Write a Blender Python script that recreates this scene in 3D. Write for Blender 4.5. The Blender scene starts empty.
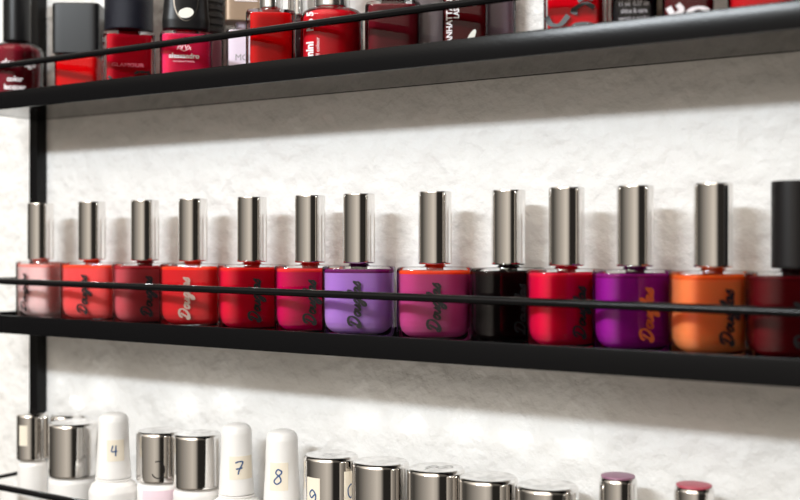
import bpy, bmesh, math, random
from mathutils import Vector
random.seed(7)
S = bpy.context.scene
C = S.collection
PI = math.pi
H = 1.45                    # eye level
PHI = math.atan2(1111.0, 1710.0)
PHI = math.radians(33.0)
F = 1111.1
CW = 0.466                  # camera to wall
cp, sp = math.cos(PHI), math.sin(PHI)

# ------------------------------------------------------------------ materials
def srgb(r, g, b):
    f = lambda c: c/12.92 if c <= .04045 else ((c+.055)/1.055)**2.4
    return (f(r/255), f(g/255), f(b/255), 1.0)

def mat(name, col, rough=.5, metal=0.0, coat=0.0, spec=.5, bump=None):
    m = bpy.data.materials.new(name); m.use_nodes = True
    nt = m.node_tree; b = nt.nodes['Principled BSDF']
    b.inputs['Base Color'].default_value = col
    b.inputs['Roughness'].default_value = rough
    b.inputs['Metallic'].default_value = metal
    b.inputs['Coat Weight'].default_value = coat
    b.inputs['Coat Roughness'].default_value = .05
    b.inputs['Specular IOR Level'].default_value = spec
    if bump:
        scale, strength, dist = bump
        tc = nt.nodes.new('ShaderNodeTexCoord'); n = nt.nodes.new('ShaderNodeTexNoise')
        n.inputs['Scale'].default_value = scale; n.inputs['Detail'].default_value = 3
        bp = nt.nodes.new('ShaderNodeBump'); bp.inputs['Strength'].default_value = strength
        bp.inputs['Distance'].default_value = dist
        nt.links.new(tc.outputs['Object'], n.inputs['Vector'])
        nt.links.new(n.outputs['Fac'], bp.inputs['Height'])
        nt.links.new(bp.outputs['Normal'], b.inputs['Normal'])
    return m

def glass_mat(name, tint=(.97, .97, .97, 1), ior=1.5):
    m = bpy.data.materials.new(name); m.use_nodes = True
    nt = m.node_tree; nt.nodes.clear()
    out = nt.nodes.new('ShaderNodeOutputMaterial'); mix = nt.nodes.new('ShaderNodeMixShader')
    tr = nt.nodes.new('ShaderNodeBsdfTransparent'); gl = nt.nodes.new('ShaderNodeBsdfGlossy')
    fr = nt.nodes.new('ShaderNodeFresnel'); fr.inputs['IOR'].default_value = ior
    tr.inputs['Color'].default_value = tint
    gl.inputs['Roughness'].default_value = .03
    nt.links.new(fr.outputs['Fac'], mix.inputs['Fac'])
    nt.links.new(tr.outputs['BSDF'], mix.inputs[1]); nt.links.new(gl.outputs['BSDF'], mix.inputs[2])
    nt.links.new(mix.outputs['Shader'], out.inputs['Surface'])
    return m

def plaster():
    m = bpy.data.materials.new('white_plaster'); m.use_nodes = True
    nt = m.node_tree; b = nt.nodes['Principled BSDF']
    b.inputs['Roughness'].default_value = .85; b.inputs['Specular IOR Level'].default_value = .2
    tc = nt.nodes.new('ShaderNodeTexCoord')
    n1 = nt.nodes.new('ShaderNodeTexNoise'); n1.inputs['Scale'].default_value = 110; n1.inputs['Detail'].default_value = 4
    n1.inputs['Roughness'].default_value = .5
    n2 = nt.nodes.new('ShaderNodeTexNoise'); n2.inputs['Scale'].default_value = 42; n2.inputs['Detail'].default_value = 2
    add = nt.nodes.new('ShaderNodeMath'); add.operation = 'MULTIPLY_ADD'; add.inputs[1].default_value = 2.0
    bp = nt.nodes.new('ShaderNodeBump'); bp.inputs['Strength'].default_value = .9; bp.inputs['Distance'].default_value = .0028
    rp = nt.nodes.new('ShaderNodeValToRGB')
    rp.color_ramp.elements[0].color = (.825, .815, .80, 1); rp.color_ramp.elements[1].color = (.85, .842, .83, 1)
    rp.color_ramp.elements[0].position = .35; rp.color_ramp.elements[1].position = .65
    L = nt.links.new
    L(tc.outputs['Object'], n1.inputs['Vector']); L(tc.outputs['Object'], n2.inputs['Vector'])
    L(n2.outputs['Fac'], add.inputs[0]); L(n1.outputs['Fac'], add.inputs[2])
    L(add.outputs[0], bp.inputs['Height']); L(bp.outputs['Normal'], b.inputs['Normal'])
    L(n1.outputs['Fac'], rp.inputs['Fac']); L(rp.outputs['Color'], b.inputs['Base Color'])
    return m

M = dict(
    plaster=plaster(),
    floor=mat('grey_floor', srgb(120, 115, 110), .6),
    rack=mat('black_powder_coat', srgb(11, 11, 13), .20, 0, 0, .22, (900, .10, .0003)),
    panel=mat('black_gloss_lacquer', srgb(10, 10, 11), .07),
    chrome=mat('chrome', (.80, .78, .76, 1), .055, 1.0),
    lidchrome=mat('brushed_chrome', (.86, .85, .84, 1), .12, 1.0),
    silver=mat('silver_cap', (.74, .74, .74, 1), .16, 1.0),
    glass=glass_mat('clear_glass'),
    smoke=glass_mat('smoky_glass', (.55, .48, .50, 1)),
    black=mat('black_plastic', srgb(17, 17, 19), .34, 0, 0, .28),
    matt_black=mat('soft_black_plastic', srgb(20, 18, 19), .45, 0, 0, .3),
    glitter=mat('dark_glitter_cap', srgb(14, 16, 30), .3, .2, 0, .3, (2500, .8, .0004)),
    ribbed=mat('grey_rubber', srgb(70, 70, 72), .5),
    white=mat('white_plastic', srgb(243, 241, 239), .35),
    tan=mat('bronze_cap', srgb(150, 128, 108), .4, .35),
    paper=mat('cream_paper', srgb(240, 230, 212), .8),
    whitepaper=mat('white_label', srgb(238, 236, 228), .7),
    lilac_label=mat('lilac_label', srgb(228, 214, 232), .6),
    pink_label=mat('pale_pink_label', srgb(240, 216, 226), .6),
    blue_ink=mat('blue_ink', srgb(40, 80, 130), .6),
    navy_ink=mat('navy_ink', srgb(28, 24, 66), .6),
    black_ink=mat('black_ink', srgb(20, 17, 20), .4),
    white_ink=mat('white_ink', srgb(240, 232, 236), .5),
    pink_ink=mat('pale_pink_ink', srgb(252, 190, 205), .5),
    copper_glint_ink=mat('foil_copper_glint', srgb(190, 92, 52), .35, .5),  # dark foil script catching light, its copper glint put into the colour
    pale_glint_ink=mat('foil_pale_glint', srgb(196, 170, 160), .3, .6),  # same dark foil, the whitish reflection on it painted as base colour
    grey_ink=mat('grey_ink', srgb(150, 145, 150), .5),
    faint_ink=mat('faint_pink_ink', srgb(222, 108, 128), .5),
    mauve=mat('mauve_disc', srgb(160, 112, 138), .4),
    rose=mat('rose_disc', srgb(196, 82, 100), .4),
)
def smudged(m):
    nt = m.node_tree; b = nt.nodes['Principled BSDF']
    tc = nt.nodes.new('ShaderNodeTexCoord'); n = nt.nodes.new('ShaderNodeTexNoise'); rp = nt.nodes.new('ShaderNodeValToRGB')
    n.inputs['Scale'].default_value = 190; n.inputs['Detail'].default_value = 4
    rp.color_ramp.elements[0].position = .38; rp.color_ramp.elements[0].color = (.60, .59, .58, 1)
    rp.color_ramp.elements[1].position = .62; rp.color_ramp.elements[1].color = (.88, .87, .86, 1)
    nt.links.new(tc.outputs['Object'], n.inputs['Vector']); nt.links.new(n.outputs['Fac'], rp.inputs['Fac'])
    nt.links.new(rp.outputs['Color'], b.inputs['Base Color'])
smudged(M['lidchrome'])
_pol = {}
def polish(r, g, b):
    k = (r, g, b)
    if k not in _pol:
        m = _pol[k] = mat('lacquer_%d_%d_%d' % k, srgb(r, g, b), .3)
        q = m.node_tree.nodes['Principled BSDF'].inputs
        q['Specular IOR Level'].default_value = 0.0; q['Subsurface Weight'].default_value = .75; q['Subsurface Radius'].default_value = (1, .8, .8); q['Subsurface Scale'].default_value = .0035
    return _pol[k]

# ------------------------------------------------------------------ mesh helpers
def sharpen(bm, ang=math.radians(38)):
    for f in bm.faces: f.smooth = True
    for e in bm.edges:
        if len(e.link_faces) == 2:
            if e.calc_face_angle(0) > ang: e.smooth = False

def obj(name, bm, mats, parent=None, loc=None):
    bmesh.ops.recalc_face_normals(bm, faces=bm.faces[:])
    sharpen(bm)
    me = bpy.data.meshes.new(name); bm.to_mesh(me); bm.free()
    for m in (mats if isinstance(mats, (list, tuple)) else [mats]): me.materials.append(m)
    o = bpy.data.objects.new(name, me); C.objects.link(o)
    if parent: o.parent = parent
    if loc: o.location = loc
    return o

def thing(name, label, cat, loc=(0, 0, 0), rz=0, group=None):
    o = bpy.data.objects.new(name, None); C.objects.link(o)
    o.location = loc; o.rotation_euler = (0, 0, rz); o.empty_display_size = .02
    o['label'] = label; o['category'] = cat
    if group: o['group'] = group
    return o

def ring(a, b, n, z, N=48):
    pts = []
    for i in range(N):
        t = 2*PI*(i+.5)/N
        c, s = math.cos(t), math.sin(t)
        pts.append((math.copysign(a*abs(c)**(2/n), c), math.copysign(b*abs(s)**(2/n), s), z))
    return pts

def loft(bm, rings, cap0=True, cap1=True, mi=None):
    R2, m2 = [rings[0]], []
    for k in range(1, len(rings)):          # holding loops keep long straight walls straight in shading
        A, B = [Vector(p) for p in rings[k-1]], [Vector(p) for p in rings[k]]
        d = (A[0]-B[0]).length; q = mi[k-1] if mi else 0
        if d > .0022:
            for t_ in (.0005/d, 1-.0005/d): R2.append([tuple(a.lerp(b, t_)) for a, b in zip(A, B)]); m2.append(q)
        R2.append(rings[k]); m2.append(q)
    if mi: mi = m2+[mi[-1]]
    rings = R2
    vs = [[bm.verts.new(p) for p in r] for r in rings]
    N = len(vs[0])
    for k in range(len(vs)-1):
        for i in range(N):
            j = (i+1) % N
            f = bm.faces.new((vs[k][i], vs[k][j], vs[k+1][j], vs[k+1][i]))
            if mi: f.material_index = mi[k]
    if cap0: bm.faces.new(vs[0][::-1])
    if cap1:
        f = bm.faces.new(vs[-1])
        if mi: f.material_index = mi[-1]
    return bm

def lathe(prof, N=48):
    return loft(bmesh.new(), [ring(r, r, 2, z, N) for r, z in prof])

def box(bm, x0, x1, y0, y1, z0, z1, bev=0):
    r = bmesh.ops.create_cube(bm, size=1)
    for v in r['verts']:
        v.co = Vector(((x0+x1)/2+v.co.x*(x1-x0), (y0+y1)/2+v.co.y*(y1-y0), (z0+z1)/2+v.co.z*(z1-z0)))
    if bev:
        es = list({e for v in r['verts'] for e in v.link_edges})
        bmesh.ops.bevel(bm, geom=es, offset=bev, segments=2, affect='EDGES', profile=.6)
    return bm

def bar(bm, p, q, r, N=12):
    p, q = Vector(p), Vector(q); d = (q-p).normalized()
    a = d.orthogonal().normalized(); b = d.cross(a)
    rings = [[tuple(c + a*r*math.cos(2*PI*i/N) + b*r*math.sin(2*PI*i/N)) for i in range(N)] for c in (p, q)]
    return loft(bm, rings)

# ---- writing: strokes and type laid onto a surface  surf(u, v) -> point
def smooth_line(pts, n=6):
    out = []
    P = [Vector((*p, 0)) for p in pts]
    for i in range(len(P)-1):
        p0 = P[max(i-1, 0)]; p1 = P[i]; p2 = P[i+1]; p3 = P[min(i+2, len(P)-1)]
        for k in range(n):
            t = k/n
            out.append(.5*((2*p1)+(p2-p0)*t+(2*p0-5*p1+4*p2-p3)*t*t+(3*p1-p0-3*p2+p3)*t**3))
    out.append(P[-1])
    return out

def strokes(bm, lines, surf, w0=.1, w1=.1):
    for ln in lines:
        P = smooth_line(ln)
        prev = None
        for i, p in enumerate(P):
            d = (P[min(i+1, len(P)-1)]-P[max(i-1, 0)])
            if d.length < 1e-9: continue
            d.normalize(); nrm = Vector((-d.y, d.x, 0))
            w = (w0 + (w1-w0)*abs(d.y))*.5
            a = bm.verts.new(surf(p.x+nrm.x*w, p.y+nrm.y*w)); b = bm.verts.new(surf(p.x-nrm.x*w, p.y-nrm.y*w))
            if prev: bm.faces.new((prev[0], a, b, prev[1]))
            prev = (a, b)
    return bm

def type_mesh(bm, body, surf, size, u0=0, v0=0, rot=False, center=True, bold=0, sx=1.0):
    cu = bpy.data.curves.new('t', 'FONT'); cu.body = body; cu.size = size; cu.offset = bold; cu.resolution_u = 3
    o = bpy.data.objects.new('t', cu); C.objects.link(o)
    dg = bpy.context.evaluated_depsgraph_get(); dg.update()
    me = bpy.data.meshes.new_from_object(o.evaluated_get(dg))
    xs = [v.co.x for v in me.vertices] or [0]
    cx = (min(xs)+max(xs))/2 if center else 0
    vs = []
    for v in me.vertices:
        x, y = (v.co.x-cx)*sx, v.co.y
        if rot: x, y = -y, x
        vs.append(bm.verts.new(surf(u0+x, v0+y)))
    for p in me.polygons:
        try: bm.faces.new([vs[i] for i in p.vertices])
        except ValueError: pass
    bpy.data.objects.remove(o); bpy.data.curves.remove(cu); bpy.data.meshes.remove(me)
    return bm

def front(a, b, n, off=.0003):
    def s(u, v):
        t = min(abs(u)/a, .999)
        return (u, -b*(1-t**n)**(1/n)-off, v)
    return s

def cyl(R, th0=0, off=.0002):
    Rf = R if callable(R) else (lambda z: R)
    def s(u, v):
        r = Rf(v)+off; t = th0+u/r
        return (r*math.sin(t), -r*math.cos(t), v)
    return s

def patch(bm, surf_in, surf_out, u0, u1, v0, v1, n=10):
    A = [[bm.verts.new(surf_out(u0+(u1-u0)*i/n, v0+(v1-v0)*j/3)) for i in range(n+1)] for j in range(4)]
    B = [[bm.verts.new(surf_in(u0+(u1-u0)*i/n, v0+(v1-v0)*j/3)) for i in range(n+1)] for j in range(4)]
    for j in range(3):
        for i in range(n):
            bm.faces.new((A[j][i], A[j][i+1], A[j+1][i+1], A[j+1][i]))
            bm.faces.new((B[j][i], B[j+1][i], B[j+1][i+1], B[j][i+1]))
        for i in (0, n):
            bm.faces.new((A[j][i], A[j+1][i], B[j+1][i], B[j][i]))
    for i in range(n):
        for j in (0, 3):
            bm.faces.new((A[j][i], A[j][i+1], B[j][i+1], B[j][i]))
    return bm

SCRIPT = [
 (2.05, [[(.75, 1.75), (.6, 1.0), (.45, .1)],
         [(.1, 1.35), (.15, 1.85), (.7, 2.1), (1.35, 1.95), (1.7, 1.35), (1.55, .6), (1.0, .05), (.45, -.05), (.15, .2), (.4, .4), (.9, .1)]]),
 (1.05, [[(.75, .9), (.3, .85), (.1, .4), (.35, .02), (.75, .15), (.85, .6), (.6, .95), (.8, .8), (1.15, .75)]]),
 (1.2, [[(.15, .95), (.08, .35), (.25, .02), (.6, .15), (.9, .9), (.85, .3), (.95, .03), (1.3, .3)]]),
 (1.15, [[(.85, .85), (.4, .95), (.1, .45), (.3, .05), (.65, .2), (.9, .95), (.8, 0), (.6, -.85), (.15, -1.0), (.05, -.65), (.5, -.2), (1.25, .35)]]),
 (.7, [[(.1, .3), (.6, 1.4), (.65, 2.0), (.4, 2.0), (.25, 1.2), (.2, .25), (.35, .0), (.75, .3)]]),
 (1.15, [[(.85, .85), (.4, .95), (.1, .45), (.3, .02), (.65, .2), (.9, .95), (.85, .3), (.95, .03), (1.25, .3)]]),
 (1.0, [[(.1, .3), (.6, 1.1), (.65, .75), (.8, .35), (.5, -.02), (.1, .12)]]),
]
def script_lines(unit, z0):
    out, x = [], 0
    for adv, ls in SCRIPT:
        for l in ls:
            out.append([(-(py-.8)*unit, z0+(x+px+.34*py)*unit) for px, py in l])
        x += adv
    return out

# ------------------------------------------------------------------ placing
def at(px, Yd, z):
    u = (px-400)/F
    Z = Yd/(cp+u*sp)
    return Vector((Z*(-sp+u*cp), Yd-CW, z+H))
def facing(loc, delta):
    return math.atan2(-loc.x, loc.y+CW) + math.radians(delta)

# ------------------------------------------------------------------ setting
def struct(name, bm, m):
    o = obj(name, bm, m); o['kind'] = 'structure'; return o
struct('wall_back', box(bmesh.new(), -2.2, 1.6, 0, .12, 0, 2.7), M['plaster'])
struct('floor', box(bmesh.new(), -2.2, 1.6, -3.2, .12, -.1, 0), M['floor'])

# ------------------------------------------------------------------ rack
XL, XR = -.5745, .06
YF, YB = .415-CW, -.0006
rk = thing('wall_rack', 'black powder-coated metal wall rack of three narrow shelves with front rails', 'shelf', (XL, -.003, H-.1705))
def local(bm):
    for v in bm.verts: v.co -= Vector((XL, -.003, H-.1705))
    return bm
for x0 in (XL-.0008, XR-.0066):
    obj('post', local(box(bmesh.new(), x0, x0+.0076, -.0078, -.0002, H-.40, H+.33, .0006)), M['rack'], rk)
FLOORS = []
for zb, rl, rr in ((.0775, .1032, .1036), (-.0524, -.0222, -.0262), (-.1705, -.1425, -.1440)):
    bm = bmesh.new(); z0 = H+zb
    box(bm, XL, XR, YF, YF+.0014, z0, z0+.0105, .0005)
    box(bm, XL, XR, YB-.0014, YB, z0, z0+.0105, .0004)
    box(bm, XL, XL+.0014, YF+.001, YB-.001, z0, z0+.0105, .0004)
    box(bm, XR-.0014, XR, YF+.001, YB-.001, z0, z0+.0105, .0004)
    box(bm, XL+.001, XR-.001, YF+.001, YB-.001, z0+.0002, z0+.0058)
    for f in bm.faces:
        if all(XL+.0005 < v.co.x < XR-.0005 and z0+.0001 < v.co.z < z0+.006 and YF+.0009 < v.co.y < YB-.0009 for v in f.verts): f.material_index = 1
    tray = obj('shelf_tray', local(bm), [M['rack'], M['panel']], rk)
    FLOORS.append(zb+.0058)
    bm = bmesh.new(); y = YF+.0019
    bar(bm, (XL+.001, y, H+rl), (XR-.001, y, H+rr), .00182)
    for x, z in ((XL+.0014, rl), (XR-.0014, rr)):
        bar(bm, (x, y, H+z), (x, YB-.002, H+z), .0012)
        bar(bm, (x, y, z0+.009), (x, y, H+z), .0012)
    obj('guard_rail', local(bm), M['rack'], tray)
Z1, Z2, Z3 = [f+.00005 for f in FLOORS]

# ------------------------------------------------------------------ bottle builders
def glass_body(t, a, b, n, h, neck, col, inset=.0015, r=.004, bottom=.0025, film=None, gm='glass', shoulder=.0022, dome=0, rc=None):
    """clear glass shell with a rounded foot, coloured lacquer inside it"""
    e = .0001
    prof = [(0, r*.95), (.0003, r*.62), (r*.12, r*.42), (r*.38, r*.2), (r*.8, r*.05), (r*1.3, 0)]
    rings = [ring(a-i, b-i, n, z) for z, i in prof]
    if dome:
        for k in range(1, 8):
            t_ = k/8*PI/2
            q = 1-math.cos(t_)
            rings.append(ring(a-(a-neck-.001)*q, b-(b-neck-.001)*q, n, h-dome+dome*math.sin(t_)))
    else:
        rings += [ring(a, b, n, h-shoulder), ring(a-shoulder*.3, b-shoulder*.3, n, h-shoulder*.3), ring(a-shoulder, b-shoulder, n, h)]
    rings += [ring(neck+.0008, neck+.0008, 2, h+.0003), ring(neck, neck, 2, h+.0009), ring(neck, neck, 2, h+.0022)]
    obj('glass_shell', loft(bmesh.new(), rings), M[gm], t)
    R = rc or r*1.25
    prof = [(bottom, R*1.0), (bottom+R*.05, R*.72), (bottom+R*.2, R*.45), (bottom+R*.45, R*.2), (bottom+R*.8, R*.05), (bottom+R*1.2, 0)]
    rings = [ring(a-inset-i, b-inset-i, n, z) for z, i in prof]; mi = [0]*len(prof)
    if dome:
        ht = h-dome
        for k in range(0, 8):
            t_ = k/8*PI/2; q = 1-math.cos(t_)
            A, B = a-inset, b-inset
            rings.append(ring(A-(A-neck)*q, B-(B-neck)*q, n, ht+(dome-.0012)*math.sin(t_))); mi.append(0)
    else:
        rings += [ring(a-inset, b-inset, n, h-.0033), ring(a-inset, b-inset, n, h-.0022), ring(a-inset-.0006, b-inset-.0006, n, h-.0016)]
        mi += [1, 1, 1]
    mi = mi[:len(rings)-1] + [mi[-1]]
    obj('lacquer', loft(bmesh.new(), rings, mi=mi), [col, film or col], t)
    obj('neck', lathe([(neck-.0006, h-.0014), (neck-.0006, h+.004)], 24), film or col, t)

def cap_round(t, r, z0, z1, m, name='cap', bev=.0004, N=64):
    o = obj(name, lathe([(r-.0012, z0), (r-.0003, z0+.0001), (r, z0+.0005), (r, z1-bev), (r-bev*.3, z1-bev*.3), (r-bev, z1)], N), m, t)
    for p in o.data.polygons:
        if len(o.data.materials) > 1 and p.normal.z > .9: p.material_index = 1
    return o

# ------------------------------------------------------------------ middle shelf
G2 = 'slim chrome-capped nail polish bottles on the middle shelf'
MID = [  # px, depth, delta, lacquer, film, ink, cap, label
 (40.5, .4408, -60, (244, 204, 202), (245, 150, 140), 'black_ink', 'chrome', 'pale pink nail polish bottle, leftmost on the middle shelf in front of the post'),
 (92, .4408, -27, (246, 92, 92), (250, 80, 50), 'black_ink', 'chrome', 'coral pink nail polish bottle, second from the left on the middle shelf'),
 (145, .4408, 8, (206, 86, 96), (170, 40, 50), 'black_ink', 'chrome', 'dusty rose-red nail polish bottle between the coral one and the bright red one'),
 (193, .4408, -22, (216, 34, 42), (240, 60, 30), 'pale_glint_ink', 'chrome', 'bright red nail polish bottle with script glinting pale, right of the dusty rose one'),
 (252, .4408, 10, (228, 14, 58), (235, 40, 40), 'black_ink', 'chrome', 'crimson nail polish bottle with black script, left of the magenta-red one'),
 (310, .4420, 2, (212, 0, 88), (225, 50, 50), 'black_ink', 'chrome', 'deep magenta-red nail polish bottle tucked just left of the lilac one'),
 (359, .4400, -9, (186, 134, 214), (104, 18, 88), 'black_ink', 'chrome', 'lilac nail polish bottle with a dark plum rim, on the middle shelf'),
 (435, .4408, 0, (198, 72, 138), (240, 72, 34), 'black_ink', 'chrome', 'mauve-pink nail polish bottle with an orange rim, left of the black one'),
 (508.5, .4460, 33, (20, 14, 15), (30, 16, 16), 'black_ink', 'chrome', 'black nail polish bottle with chrome cap on the middle shelf'),
 (566.5, .4380, 34, (230, 8, 68), (225, 30, 60), 'black_ink', 'chrome', 'raspberry red nail polish bottle between the black one and the purple one'),
 (635, .4400, 29, (164, 24, 158), (130, 20, 110), 'copper_glint_ink', 'chrome', 'vivid purple nail polish bottle with script glinting copper on the middle shelf'),
 (713, .4400, 33, (255, 142, 84), (236, 96, 36), 'black_ink', 'chrome', 'bright orange nail polish bottle on the middle shelf'),
 (793, .4400, 22, (98, 6, 16), (80, 4, 14), 'black_ink', 'matt_black', 'dark red nail polish bottle with a black cap, rightmost on the middle shelf'),
]
a2, b2, n2, h2 = .0178, .0104, 3.1, .0355
for px, Yd, dl, col, film, ink, capm, lab in MID:
    loc = at(px, Yd, Z2)
    t = thing('nail_polish_bottle', lab, 'nail polish', loc, facing(loc, dl), G2)
    glass_body(t, a2, b2, n2, h2, .0046, polish(*col), film=polish(*film), r=.0042, bottom=.0030, inset=.0013, shoulder=.0015, rc=.0066)
    r = .0077 if capm == 'chrome' else .0080
    c = cap_round(t, r, h2+.0012, .0703, [M[capm], M['lidchrome']] if capm == 'chrome' else M[capm])
    if capm != 'chrome': c['label'] = 'matt black cap'
    bm = strokes(bmesh.new(), script_lines(.0027, .0058), front(a2, b2, n2), .0007, .0013)
    obj('script_logo', bm, M[ink], t)

# ------------------------------------------------------------------ top shelf
G1 = 'assorted nail polish bottles on the top shelf'
def top(px, Yd, dl, lab):
    loc = at(px, Yd, Z1)
    return thing('nail_polish_bottle', lab, 'nail polish', loc, facing(loc, dl), G1)

# round wine bottle at the left end
t = top(17, .4335, 0, 'round wine-red nail polish bottle with white lettering at the left end of the top shelf')
glass_body(t, .0153, .0153, 2, .036, .006, polish(128, 26, 42), dome=.006, r=.003, inset=.0022)
cap_round(t, .0080, .0366, .074, M['black'])
bm = bmesh.new()
for s_, u, v, z in (('glanz age', .001, .0205, .0058), ('color', -.0012, .0115, .0042), ('lacquer', -.0012, .0068, .0042), ('10 ml', .0, .0022, .0042)):
    type_mesh(bm, s_, cyl(.0153, .0, .0003), z, u, v, bold=.00015)
obj('lettering', bm, M['white_ink'], t)

# square black-capped red
t = top(79, .4408, -15, 'red nail polish bottle under a large square black cap on the top shelf')
glass_body(t, .0126, .0082, 7, .0255, .006, polish(226, 10, 16), r=.0016, inset=.0009, bottom=.0016)
bm = loft(bmesh.new(), [ring(.0130, .0085, 9, .0258), ring(.0135, .0089, 9, .0263), ring(.0135, .0089, 9, .0540), ring(.0132, .0086, 9, .0547), ring(.0114, .0071, 8, .0552)])
obj('square_cap', bm, M['black'], t)

# red with swooshes and glitter cap
def swoosh(t, a, b, n, lines, m, w=.0016):
    bm = strokes(bmesh.new(), lines, front(a, b, n), w*.5, w)
    for_ = obj('swirl_print', bm, M[m], t); return for_
t = top(129, .4405, 2, 'red nail polish bottle with black swirls and a dark navy speckled cap')
glass_body(t, .0144, .0095, 6, .0345, .006, polish(200, 14, 40), r=.0022, inset=.0022)
cap_round(t, .0134, .0349, .073, M['glitter'], bev=.001)
swoosh(t, .0144, .0095, 6, [[(-.0115, .0085), (-.008, .006), (-.003, .0062), (.001, .0085)], [(.0115, .0105), (.007, .0118), (.0025, .0105)],
      [(.011, .012), (.0075, .0112), (.0035, .0118)], [(-.0125, .0065), (-.0085, .0048), (-.004, .0052)], [(.011, .0055), (.006, .0062), (.002, .0045)]], 'black_ink', .0018)
bm = type_mesh(bmesh.new(), 'GLAMOUR', front(.0144, .0095, 6), .0028, -.001, .0142, sx=1.3)
obj('lettering', bm, M['faint_ink'], t)

# hot pink with bulging black cap
t = top(186, .4335, 0, 'hot pink nail polish bottle with a bulging black cap holding a chrome oval')
glass_body(t, .0136, .0080, 5, .0285, .006, polish(250, 44, 100), r=.0016, inset=.0013)
A4 = [(.0112, .0288), (.0122, .0296), (.0124, .034), (.0118, .040), (.0114, .048), (.0112, .060), (.0106, .0665), (.008, .068)]
obj('bulging_cap', loft(bmesh.new(), [ring(r, r*.72, 3, z) for r, z in A4]), M['black'], t)
sf = lambda u, v: (u*1.0, -.0086*(1-min(abs(u)/.0124, .99)**3)**(1/3)-.0004, v)
el = [(.0062*math.cos(i/24*2*PI), .0440+.0108*math.sin(i/24*2*PI)) for i in range(25)]
obj('oval_ring', strokes(bmesh.new(), [el], sf, .0007, .0007), M['chrome'], t)
bm = bmesh.new()
vs = [bm.verts.new(sf(.0040*math.cos(i/20*2*PI), .0372+.0027*math.sin(i/20*2*PI)+.0006*math.cos(i/20*2*PI))) for i in range(20)]
bm.faces.new(vs); obj('oval_window', bm, M['whitepaper'], t)
f4 = front(.0136, .0080, 5)
bm = type_mesh(bmesh.new(), 'alessandro', f4, .0036, -.0010, .0136, bold=.0001, sx=1.02)
obj('lettering', bm, M['white_ink'], t)
bm = type_mesh(bmesh.new(), 'INTERNATIONAL', f4, .0013, -.0010, .0114, sx=1.1)
for k in (-1, 0, 1):
    strokes(bm, [[(-.001+k*.0022-.0013, .0180), (-.001+k*.0022, .0212-abs(k)*.001), (-.001+k*.0022+.0013, .0180)]], f4, .0004, .0006)
strokes(bm, [[(-.0045, .0195), (-.001, .0174), (.0025, .0195)]], f4, .0004, .0004)
obj('emblem', bm, M['pink_ink'], t)

# ribbed cap bottle behind
t = top(209, .4560, 0, 'pale pink nail polish bottle with a ribbed grey cap standing behind the hot pink one')
glass_body(t, .0080, .0080, 2.2, .030, .004, polish(250, 172, 186), r=.002, inset=.0012)
pr = [(.0065, .0315)]
for k in range(10): pr += [(.0077, .0322+k*.0040), (.0077, .0342+k*.0040), (.0066, .0347+k*.0040), (.0066, .0357+k*.0040)]
obj('ribbed_cap', lathe(pr, 32), M['ribbed'], t)

# bronze cap, lilac label
t = top(244, .4520, 0, 'square bottle with a lilac paper label and a bronze box cap on the top shelf')
glass_body(t, .0094, .0078, 6, .0310, .005, polish(214, 200, 214), r=.0015, inset=.0012)
obj('box_cap', loft(bmesh.new(), [ring(.0095, .0075, 8, .0338), ring(.0099, .0079, 8, .0343), ring(.0099, .0079, 8, .064), ring(.0094, .0074, 8, .0648)]), M['tan'], t)
obj('paper_label', patch(bmesh.new(), front(.0094, .0078, 6, .0001), front(.0094, .0078, 6, .0003), -.0080, .0080, .002, .0275), M['lilac_label'], t)
bm = type_mesh(bmesh.new(), 'MOI', front(.0094, .0078, 6, .0004), .0046, -.0005, .0128, center=True)
type_mesh(bm, 'PUR', front(.0094, .0078, 6, .0004), .0032, .0002, .0062)
obj('lettering', bm, M['grey_ink'], t)
bm = type_mesh(bmesh.new(), 'TONIC', front(.0099, .0079, 8, .0003), .0042, .001, .0455)
strokes(bm, [[(-.005, .0442), (.007, .0442)]], front(.0099, .0079, 8, .0003), .0006, .0006)
obj('cap_lettering', bm, M['white_ink'], t)

# red box bottle with silver cap
t = top(271, .4340, 0, 'square bright red nail polish bottle with a silver cap, right of the lilac-labelled bottle')
glass_body(t, .0126, .0082, 5, .0335, .005, polish(206, 6, 12), r=.0016, inset=.0022, gm='glass')
cap_round(t, .0058, .0339, .068, M['silver'])

t = top(298, .4555, 0, 'small plum-grey glass bottle with a silver cap, half hidden between two red bottles')
glass_body(t, .0078, .0078, 2.4, .0335, .004, polish(96, 62, 76), r=.0016, inset=.0016)
cap_round(t, .0052, .0339, .066, M['silver'])

# round shouldered red with vertical text
t = top(332, .4360, 0, 'round-shouldered red nail polish bottle with vertical white lettering and a silver cap')
glass_body(t, .0153, .0135, 2.8, .0300, .0080, polish(206, 14, 34), dome=.0050, r=.003, inset=.0013)
cap_round(t, .0088, .0304, .070, M['silver'])
f9 = front(.0153, .0135, 2.8)
bm = type_mesh(bmesh.new(), 'mini', f9, .0050, -.0090, .0040, rot=True, center=False, bold=.0002)
type_mesh(bm, 'No 5', f9, .0044, -.0090, .0175, rot=True, center=False, bold=.0002)
type_mesh(bm, 'nail colour', f9, .0026, -.0060, .0032, rot=True, center=False)
obj('lettering', bm, M['white_ink'], t)

# wine box bottle
t = top(393, .4390, 0, 'wine-brown square nail polish bottle in thick clear glass, right of the round-shouldered red one')
glass_body(t, .0132, .0090, 5, .0300, .006, polish(104, 18, 30), r=.0018, inset=.0016)
cap_round(t, .0080, .0308, .068, M['black'])

t = top(431, .4555, 0, 'smoky grey bottle standing behind, between the wine-brown and the dark red square ones')
glass_body(t, .0094, .0075, 4, .036, .005, polish(138, 126, 130), r=.002, inset=.0014)
cap_round(t, .0060, .0364, .066, M['silver'])

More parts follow.
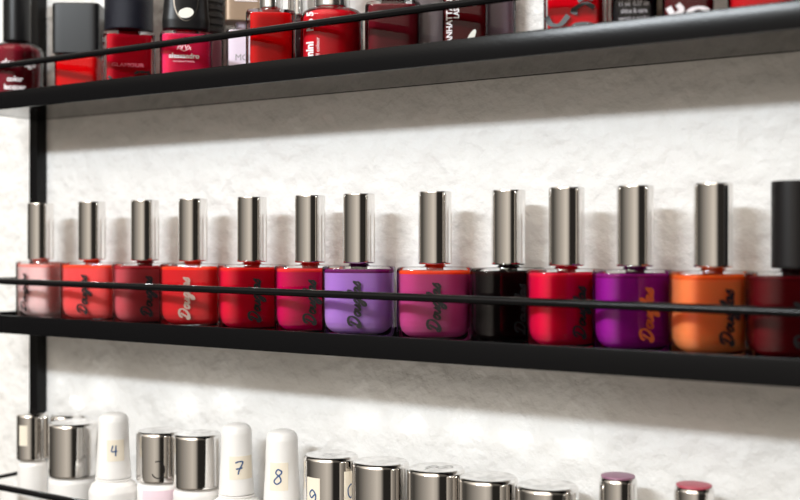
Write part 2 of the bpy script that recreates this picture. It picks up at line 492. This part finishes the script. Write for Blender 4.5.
# dark red with MANHATTAN text
t = top(465, .4370, 0, 'dark red square nail polish bottle with vertical white lettering and a white drop')
glass_body(t, .0101, .0080, 7, .0330, .005, polish(92, 8, 16), r=.0014, inset=.0009)
cap_round(t, .0070, .0334, .068, M['black'])
f12 = front(.0101, .0080, 7)
bm = type_mesh(bmesh.new(), 'MANHATTAN', f12, .0036, -.0058, .0026, rot=True, center=False, bold=.0001)
type_mesh(bm, 'LAST & SHINE', f12, .0034, -.0027, .0165, rot=True, center=False, bold=.0001, sx=.8)
obj('lettering', bm, M['white_ink'], t)
bm = bmesh.new()
bm.faces.new([bm.verts.new(f12(.0022+.0020*math.cos(q)*.8+.0044*math.sin(q)*.5, .0068+.0048*math.sin(q))) for q in [i/20*2*PI for i in range(20)]])
obj('drop_print', bm, M['whitepaper'], t)

t = top(498, .4555, 0, 'mauve-grey bottle standing behind and right of the dark red lettered one')
glass_body(t, .0082, .0070, 4, .037, .005, polish(134, 116, 128), r=.002, inset=.0012)
cap_round(t, .0056, .0374, .066, M['silver'])

# red with black swirls
t = top(576, .4385, -14, 'scarlet nail polish bottle with black swirls near the right of the top shelf')
glass_body(t, .0128, .0088, 7, .0340, .006, polish(206, 8, 26), r=.0016, inset=.0016)
cap_round(t, .0118, .0344, .072, M['black'])
swoosh(t, .0128, .0088, 7, [[(-.0105, .0125), (-.0085, .0090), (-.0045, .0086), (-.001, .0122)], [(.0100, .0145), (.006, .0165), (.001, .0140), (.003, .0128)],
      [(-.001, .0040), (.002, .0078), (.0062, .0082), (.0095, .0072)], [(.0095, .0182), (.006, .0190), (.003, .0178)]], 'black_ink', .0026)

t = top(634, .4370, 0, 'black nail polish bottle covered with lines of small grey print')
glass_body(t, .0092, .0078, 6, .0330, .005, polish(20, 18, 24), r=.0014, inset=.0008)
cap_round(t, .0062, .0334, .068, M['black'])
f15 = front(.0092, .0078, 6)
bm = bmesh.new()
for k, s_ in enumerate(('nail lacquer', 'vernis a ongles', 'shine & care', '11 ml  0.37 oz', 'high gloss')):
    type_mesh(bm, s_, f15, .0026, 0, .0040+k*.0030, bold=.0001, sx=.8)
obj('lettering', bm, M['grey_ink'], t)

t = top(661, .4565, 0, 'narrow beige bottle behind, between the black printed one and the white-swirled one')
glass_body(t, .0068, .0068, 3, .033, .004, polish(196, 176, 156), r=.0014, inset=.0010)
cap_round(t, .0050, .0334, .064, M['silver'])

t = top(688, .4370, 0, 'dark red nail polish bottle with white swirls near the right end of the view')
glass_body(t, .0100, .0080, 6, .0330, .005, polish(96, 8, 20), r=.0014, inset=.0010)
cap_round(t, .0085, .0334, .070, M['black'])
swoosh(t, .0100, .0080, 6, [[(-.0075, .0100), (-.0055, .0070), (-.0025, .0086), (-.004, .011)], [(-.001, .0046), (.001, .0082), (.0045, .0092), (.0080, .0078)]], 'white_ink', .0024)

t = top(762, .4370, 0, 'red nail polish bottle at the far right of the top shelf')
glass_body(t, .0128, .0085, 4, .0330, .006, polish(206, 8, 24), r=.0016, inset=.0012)
cap_round(t, .0085, .0334, .070, M['black'])

# ------------------------------------------------------------------ bottom shelf
G3 = 'gel polish bottles on the bottom shelf'
def low(px, Yd, dl, lab):
    loc = at(px, Yd, Z3)
    return thing('gel_polish_bottle', lab, 'nail polish', loc, facing(loc, dl), G3)
def white_body(t, r, h, top_r, m='white'):
    return obj('bottle_body', lathe([(r-.0015, 0), (r-.0003, .0004), (r, .0016), (r, h-.003), (r-.0008, h-.0012), (r-.003, h-.0003), (top_r, h), (top_r, h+.002)], 56), M[m], t)
def lid(t, r, z0, z1, dome=.0004):
    p = [(r-.001, z0), (r-.0002, z0+.0002), (r, z0+.0007), (r, z1-.0018), (r-.0004, z1-.0008), (r-.0010, z1-.0002), (r-.0018, z1), (r*.5, z1-.0002)]
    o = obj('cap', lathe(p, 72), [M['chrome'], M['lidchrome']], t)
    for q in o.data.polygons:
        if q.normal.z > .9: q.material_index = 1
    return o
DIG = {
 '4': [[(.25, 1), (.1, .45), (.75, .45)], [(.6, 1.0), (.55, .0)]],
 '7': [[(.05, .9), (.35, 1.0), (.8, .95), (.45, .4), (.3, 0)], [(.1, .42), (.75, .5)]],
 '8': [[(.8, .85), (.45, 1.0), (.25, .75), (.6, .5), (.7, .2), (.35, 0), (.1, .2), (.4, .5), (.75, .75), (.7, .95)]],
 '9': [[(.75, .75), (.45, 1.0), (.15, .75), (.35, .5), (.75, .75), (.7, .3), (.35, 0), (.1, .12)]],
 '0': [[(.5, 1), (.15, .7), (.2, .2), (.5, 0), (.75, .4), (.65, .9), (.45, 1.0)]],
 '5': [[(.7, 1.0), (.3, 1.0), (.2, .6), (.65, .55), (.7, .15), (.2, .05)]],
}
def numeral(t, d, R, th, z, size, m='blue_ink', sticker=None, wd=.0007):
    th = math.radians(th)
    if sticker:
        w, hh, so = sticker
        so = math.radians(so)
        obj('sticker', patch(bmesh.new(), cyl(R, so, .00003), cyl(R, so, .00020), -w/2, w/2, z-hh/2, z+hh/2), M['paper'], t)
    if d:
        ls = [[((x-.45)*size, z+(y-.5)*size*1.25) for x, y in l] for l in DIG[d]]
        obj('handwritten_number', strokes(bmesh.new(), ls, cyl(R, th, .00035), wd, wd), M[m], t)

def chrome_pot(px, Yd, r, ztop, lab, cap_h=.0315, body_r=None, m='white'):
    t = low(px, Yd, 0, lab)
    hh = ztop-Z3
    white_body(t, body_r or r-.0003, hh-cap_h, r*.7, m)
    lid(t, r, hh-cap_h+.0004, hh)
    return t, hh
zt = lambda ratio, Yd: -ratio/.5446*Yd + .0011

t, hh = chrome_pot(32.5, .4408, .0094, zt(.1275, .4408), 'small white bottle with chrome cap at the left end of the bottom shelf', cap_h=.028, body_r=.0086)
numeral(t, None, .0094, 0, hh-.0125, .005, sticker=(.0055, .0120, -34))
t, hh = chrome_pot(66, .4555, .0092, zt(.1255, .4555), 'chrome-capped bottle half hidden behind the wide chrome cap near the left end', cap_h=.028, body_r=.0088)
t, hh = chrome_pot(73, .4408, .0141, zt(.1305, .4408), 'wide chrome-capped white bottle left of the tall white cap marked 4', cap_h=.0310)
bm = type_mesh(bmesh.new(), 'gel', cyl(.0139, math.radians(-42)), .0042, 0, .0165, bold=.0001)
type_mesh(bm, 'nails', cyl(.0139, math.radians(-12)), .0026, -.0015, .0170)
obj('lettering', bm, M['black_ink'], t)

def white_cap(px, Yd, ztop, rb, rt, cap_h, body_r, lab):
    t = low(px, Yd, 0, lab); hh = ztop-Z3
    z0 = hh-cap_h
    obj('bottle_body', lathe([(body_r-.0015, 0), (body_r, .0015), (body_r, z0-.0065), (body_r-.0012, z0-.0030), (body_r-.004, z0-.0010), (rb+.0004, z0), (rb-.001, z0+.0005)], 56), M['white'], t)
    zz = lambda k: z0+.0006+(cap_h-.0006)*k
    pr = [(rb-.0010, zz(0)), (rb, zz(.01)), (rb, zz(.04)), (rb-(rb-rt)*.75, zz(.5)), (rt, zz(.88)), (rt-.0006, zz(.94)), (rt-.002, zz(.98)), (rt-.0042, zz(1.0))]
    obj('cap', lathe(pr, 56), M['white'], t)
    def R(z):
        k = min(max((z-zz(0))/(cap_h), 0), 1)
        return rb-(rb-rt)*min(.75*k/.5, 1) if k < .5 else rt+(rb-rt)*.25*max(0, 1-(k-.5)/.38)
    return t, hh, R
t, hh, R = white_cap(113.5, .4285, zt(.1205, .4285), .0096, .0082, .0360, .0132, 'white bottle with a tall tapered white cap handmarked 4 on the bottom shelf')
numeral(t, '4', R, 4, hh-.0195, .0046, sticker=(.0095, .0115, 8))
t, hh = chrome_pot(160, .4440, .0129, zt(.1285, .4440), 'chrome-capped bottle with a pale pink label and a pen loop drawn on the cap', cap_h=.0275)
numeral(t, None, .0129, 0, hh-.017, .005)
arc = [(.0036*math.cos(q), hh-.0195+.0046*math.sin(q)) for q in [math.radians(-150+i*22) for i in range(13)]]
obj('pen_mark', strokes(bmesh.new(), [arc], cyl(.0129, math.radians(-5), .0002), .0005, .0006), M['black_ink'], t)
obj('paper_label', patch(bmesh.new(), cyl(.0126, 0, .00005), cyl(.0126, 0, .0002), -.0105, .0105, .003, hh-.0275-.0035, 20), M['pink_label'], t)
bm = type_mesh(bmesh.new(), 'F', cyl(.0126, .12, .0004), .0085, .0005, .0135, bold=.0004, sx=1.2)
obj('lettering', bm, M['navy_ink'], t)
t, hh = chrome_pot(197.5, .4408, .0131, zt(.1272, .4408), 'plain chrome-capped white bottle left of the white cap marked 7', cap_h=.0285)
t, hh, R = white_cap(236.5, .4408, zt(.1178, .4408), .0092, .0080, .0370, .0128, 'white bottle with a tall white cap handmarked 7 on a cream sticker')
numeral(t, '7', R, 10, hh-.0218, .0052, sticker=(.0135, .0118, 20))
t, hh, R = white_cap(282, .4408, zt(.1185, .4408), .0094, .0081, .0380, .0128, 'white bottle with a tall white cap handmarked 8 on a cream sticker')
numeral(t, '8', R, -13, hh-.0222, .0058, sticker=(.0096, .0138, -11))
t, hh = chrome_pot(331, .4408, .0136, zt(.1298, .4408), 'chrome-capped bottle with two cream stickers, one handmarked 9')
numeral(t, '9', .0136, -40, hh-.0190, .0060, sticker=(.0082, .0190, -40))
numeral(t, '0', .0136, 43, hh-.0160, .0052, sticker=(.0072, .0190, 43))
zlid = lambda u, v: (u, v, hh+.00012)
obj('pen_mark', strokes(bmesh.new(), [[(-.004, -.001), (-.001, .001), (.001, -.001), (.004, .001)]], zlid, .0003, .0004), M['grey_ink'], t)
t, hh = chrome_pot(380.5, .4408, .0138, zt(.1300, .4408), 'plain chrome-capped bottle right of the cap with two stickers')
t, hh = chrome_pot(436, .4408, .0135, zt(.1296, .4408), 'chrome-capped bottle with a black pen scribble on its lid')
zlid = lambda u, v: (u, v, hh+.00012)
obj('pen_mark', strokes(bmesh.new(), [[(-.005, -.002), (-.001, .003), (.002, .000), (.006, .003), (.008, .001)]], zlid, .0006, .0007), M['black_ink'], t)
t, hh = chrome_pot(488, .4408, .0135, zt(.1308, .4408), 'chrome-capped bottle just right of the scribbled lid')
t, hh = chrome_pot(547, .4408, .0138, zt(.1312, .4408), 'rightmost of the wide plain chrome-capped bottles on the bottom shelf')
for px, dm, lab in ((618, 'mauve', 'narrow chrome-capped bottle with a mauve disc on its lid'), (694, 'rose', 'narrow chrome-capped bottle with a rose-red disc on its lid')):
    t, hh = chrome_pot(px, .4440, .0080, zt(.1222, .4440), lab, cap_h=.034, body_r=.0105)
    o = obj('colour_disc', lathe([(.0068, hh-.0005), (.0072, hh), (.0071, hh+.0004), (.0066, hh+.0005)], 48), M[dm], t)

# ------------------------------------------------------------------ light
def area(name, loc, target, sx, sy, power, col=(1, 1, 1)):
    l = bpy.data.lights.new(name, 'AREA'); l.shape = 'RECTANGLE'; l.size = sx; l.size_y = sy; l.energy = power; l.color = col
    o = bpy.data.objects.new(name, l); C.objects.link(o); o.location = loc
    o.rotation_euler = (Vector(target)-Vector(loc)).to_track_quat('-Z', 'Y').to_euler()
    return o
lamp = Vector((-.38, -.95, H+.455))
area('work_lamp', lamp, (-.36, 0, H), .42, .065, 8.5, (.88, .95, 1))

w = bpy.data.worlds.new('salon'); S.world = w; w.use_nodes = True
nt = w.node_tree; nt.nodes.clear(); L = nt.links.new
out = nt.nodes.new('ShaderNodeOutputWorld'); bg = nt.nodes.new('ShaderNodeBackground')
tc = nt.nodes.new('ShaderNodeTexCoord'); sx = nt.nodes.new('ShaderNodeSeparateXYZ')
L(tc.outputs['Generated'], sx.inputs[0])
neg = nt.nodes.new('ShaderNodeMath'); neg.operation = 'MULTIPLY'; neg.inputs[1].default_value = -1; L(sx.outputs['Y'], neg.inputs[0])
at2 = nt.nodes.new('ShaderNodeMath'); at2.operation = 'ARCTAN2'; L(sx.outputs['X'], at2.inputs[0]); L(neg.outputs[0], at2.inputs[1])
mp = nt.nodes.new('ShaderNodeMapRange'); mp.inputs['From Min'].default_value = -PI; mp.inputs['From Max'].default_value = PI
L(at2.outputs[0], mp.inputs['Value'])
rp = nt.nodes.new('ShaderNodeValToRGB'); cr = rp.color_ramp
deg = lambda d: (d+180)/360
stops = [(-90, .08), (-66, .06), (-48, .15), (-8, .38), (20, .58), (34, .44), (44, .08), (47, .02), (84, .02), (87, .55)]
while len(cr.elements) < len(stops): cr.elements.new(.5)
for e, (d, v) in zip(cr.elements, stops):
    e.position = deg(d); e.color = (v, v*.895, v*.765, 1)
L(mp.outputs[0], rp.inputs['Fac'])
# darker below the horizon
mz = nt.nodes.new('ShaderNodeMapRange'); mz.inputs['From Min'].default_value = -1; mz.inputs['From Max'].default_value = 1
L(sx.outputs['Z'], mz.inputs['Value'])
rz = nt.nodes.new('ShaderNodeValToRGB'); ez = rz.color_ramp
zs = [(-.6, .24), (-.05, .38), (.19, .42), (.30, 1.35), (.40, 1.8), (.85, 1.8), (1, .9)]
while len(ez.elements) < len(zs): ez.elements.new(.5)
for e, (z_, v) in zip(ez.elements, zs):
    e.position = (z_+1)/2; e.color = (v, v, v, 1)
L(mz.outputs[0], rz.inputs['Fac'])
mu = nt.nodes.new('ShaderNodeMath'); mu.operation = 'MULTIPLY'; mu.inputs[1].default_value = 3.35
L(rz.outputs['Color'], mu.inputs[0])
L(rp.outputs['Color'], bg.inputs['Color']); L(mu.outputs[0], bg.inputs['Strength'])
L(bg.outputs[0], out.inputs[0])

# ------------------------------------------------------------------ camera
cam = bpy.data.cameras.new('camera'); co = bpy.data.objects.new('camera', cam); C.objects.link(co)
co.location = (0, -CW, H); co.rotation_euler = (PI/2, 0, PHI)
cam.lens = 50; cam.sensor_width = 36; cam.shift_y = -7/800; cam.clip_start = .01
cam.dof.use_dof = True; cam.dof.focus_distance = .535; cam.dof.aperture_fstop = 7.5
S.camera = co
S.view_settings.view_transform = 'Standard'; S.view_settings.look = 'None'
S.view_settings.exposure = 0; S.view_settings.gamma = 1; S.view_settings.use_curve_mapping = False
S.cycles.use_denoising = True
S.cycles.max_bounces = 10; S.cycles.transparent_max_bounces = 24
S.cycles.caustics_reflective = True; S.cycles.blur_glossy = .3
S.cycles.sample_clamp_indirect = 0
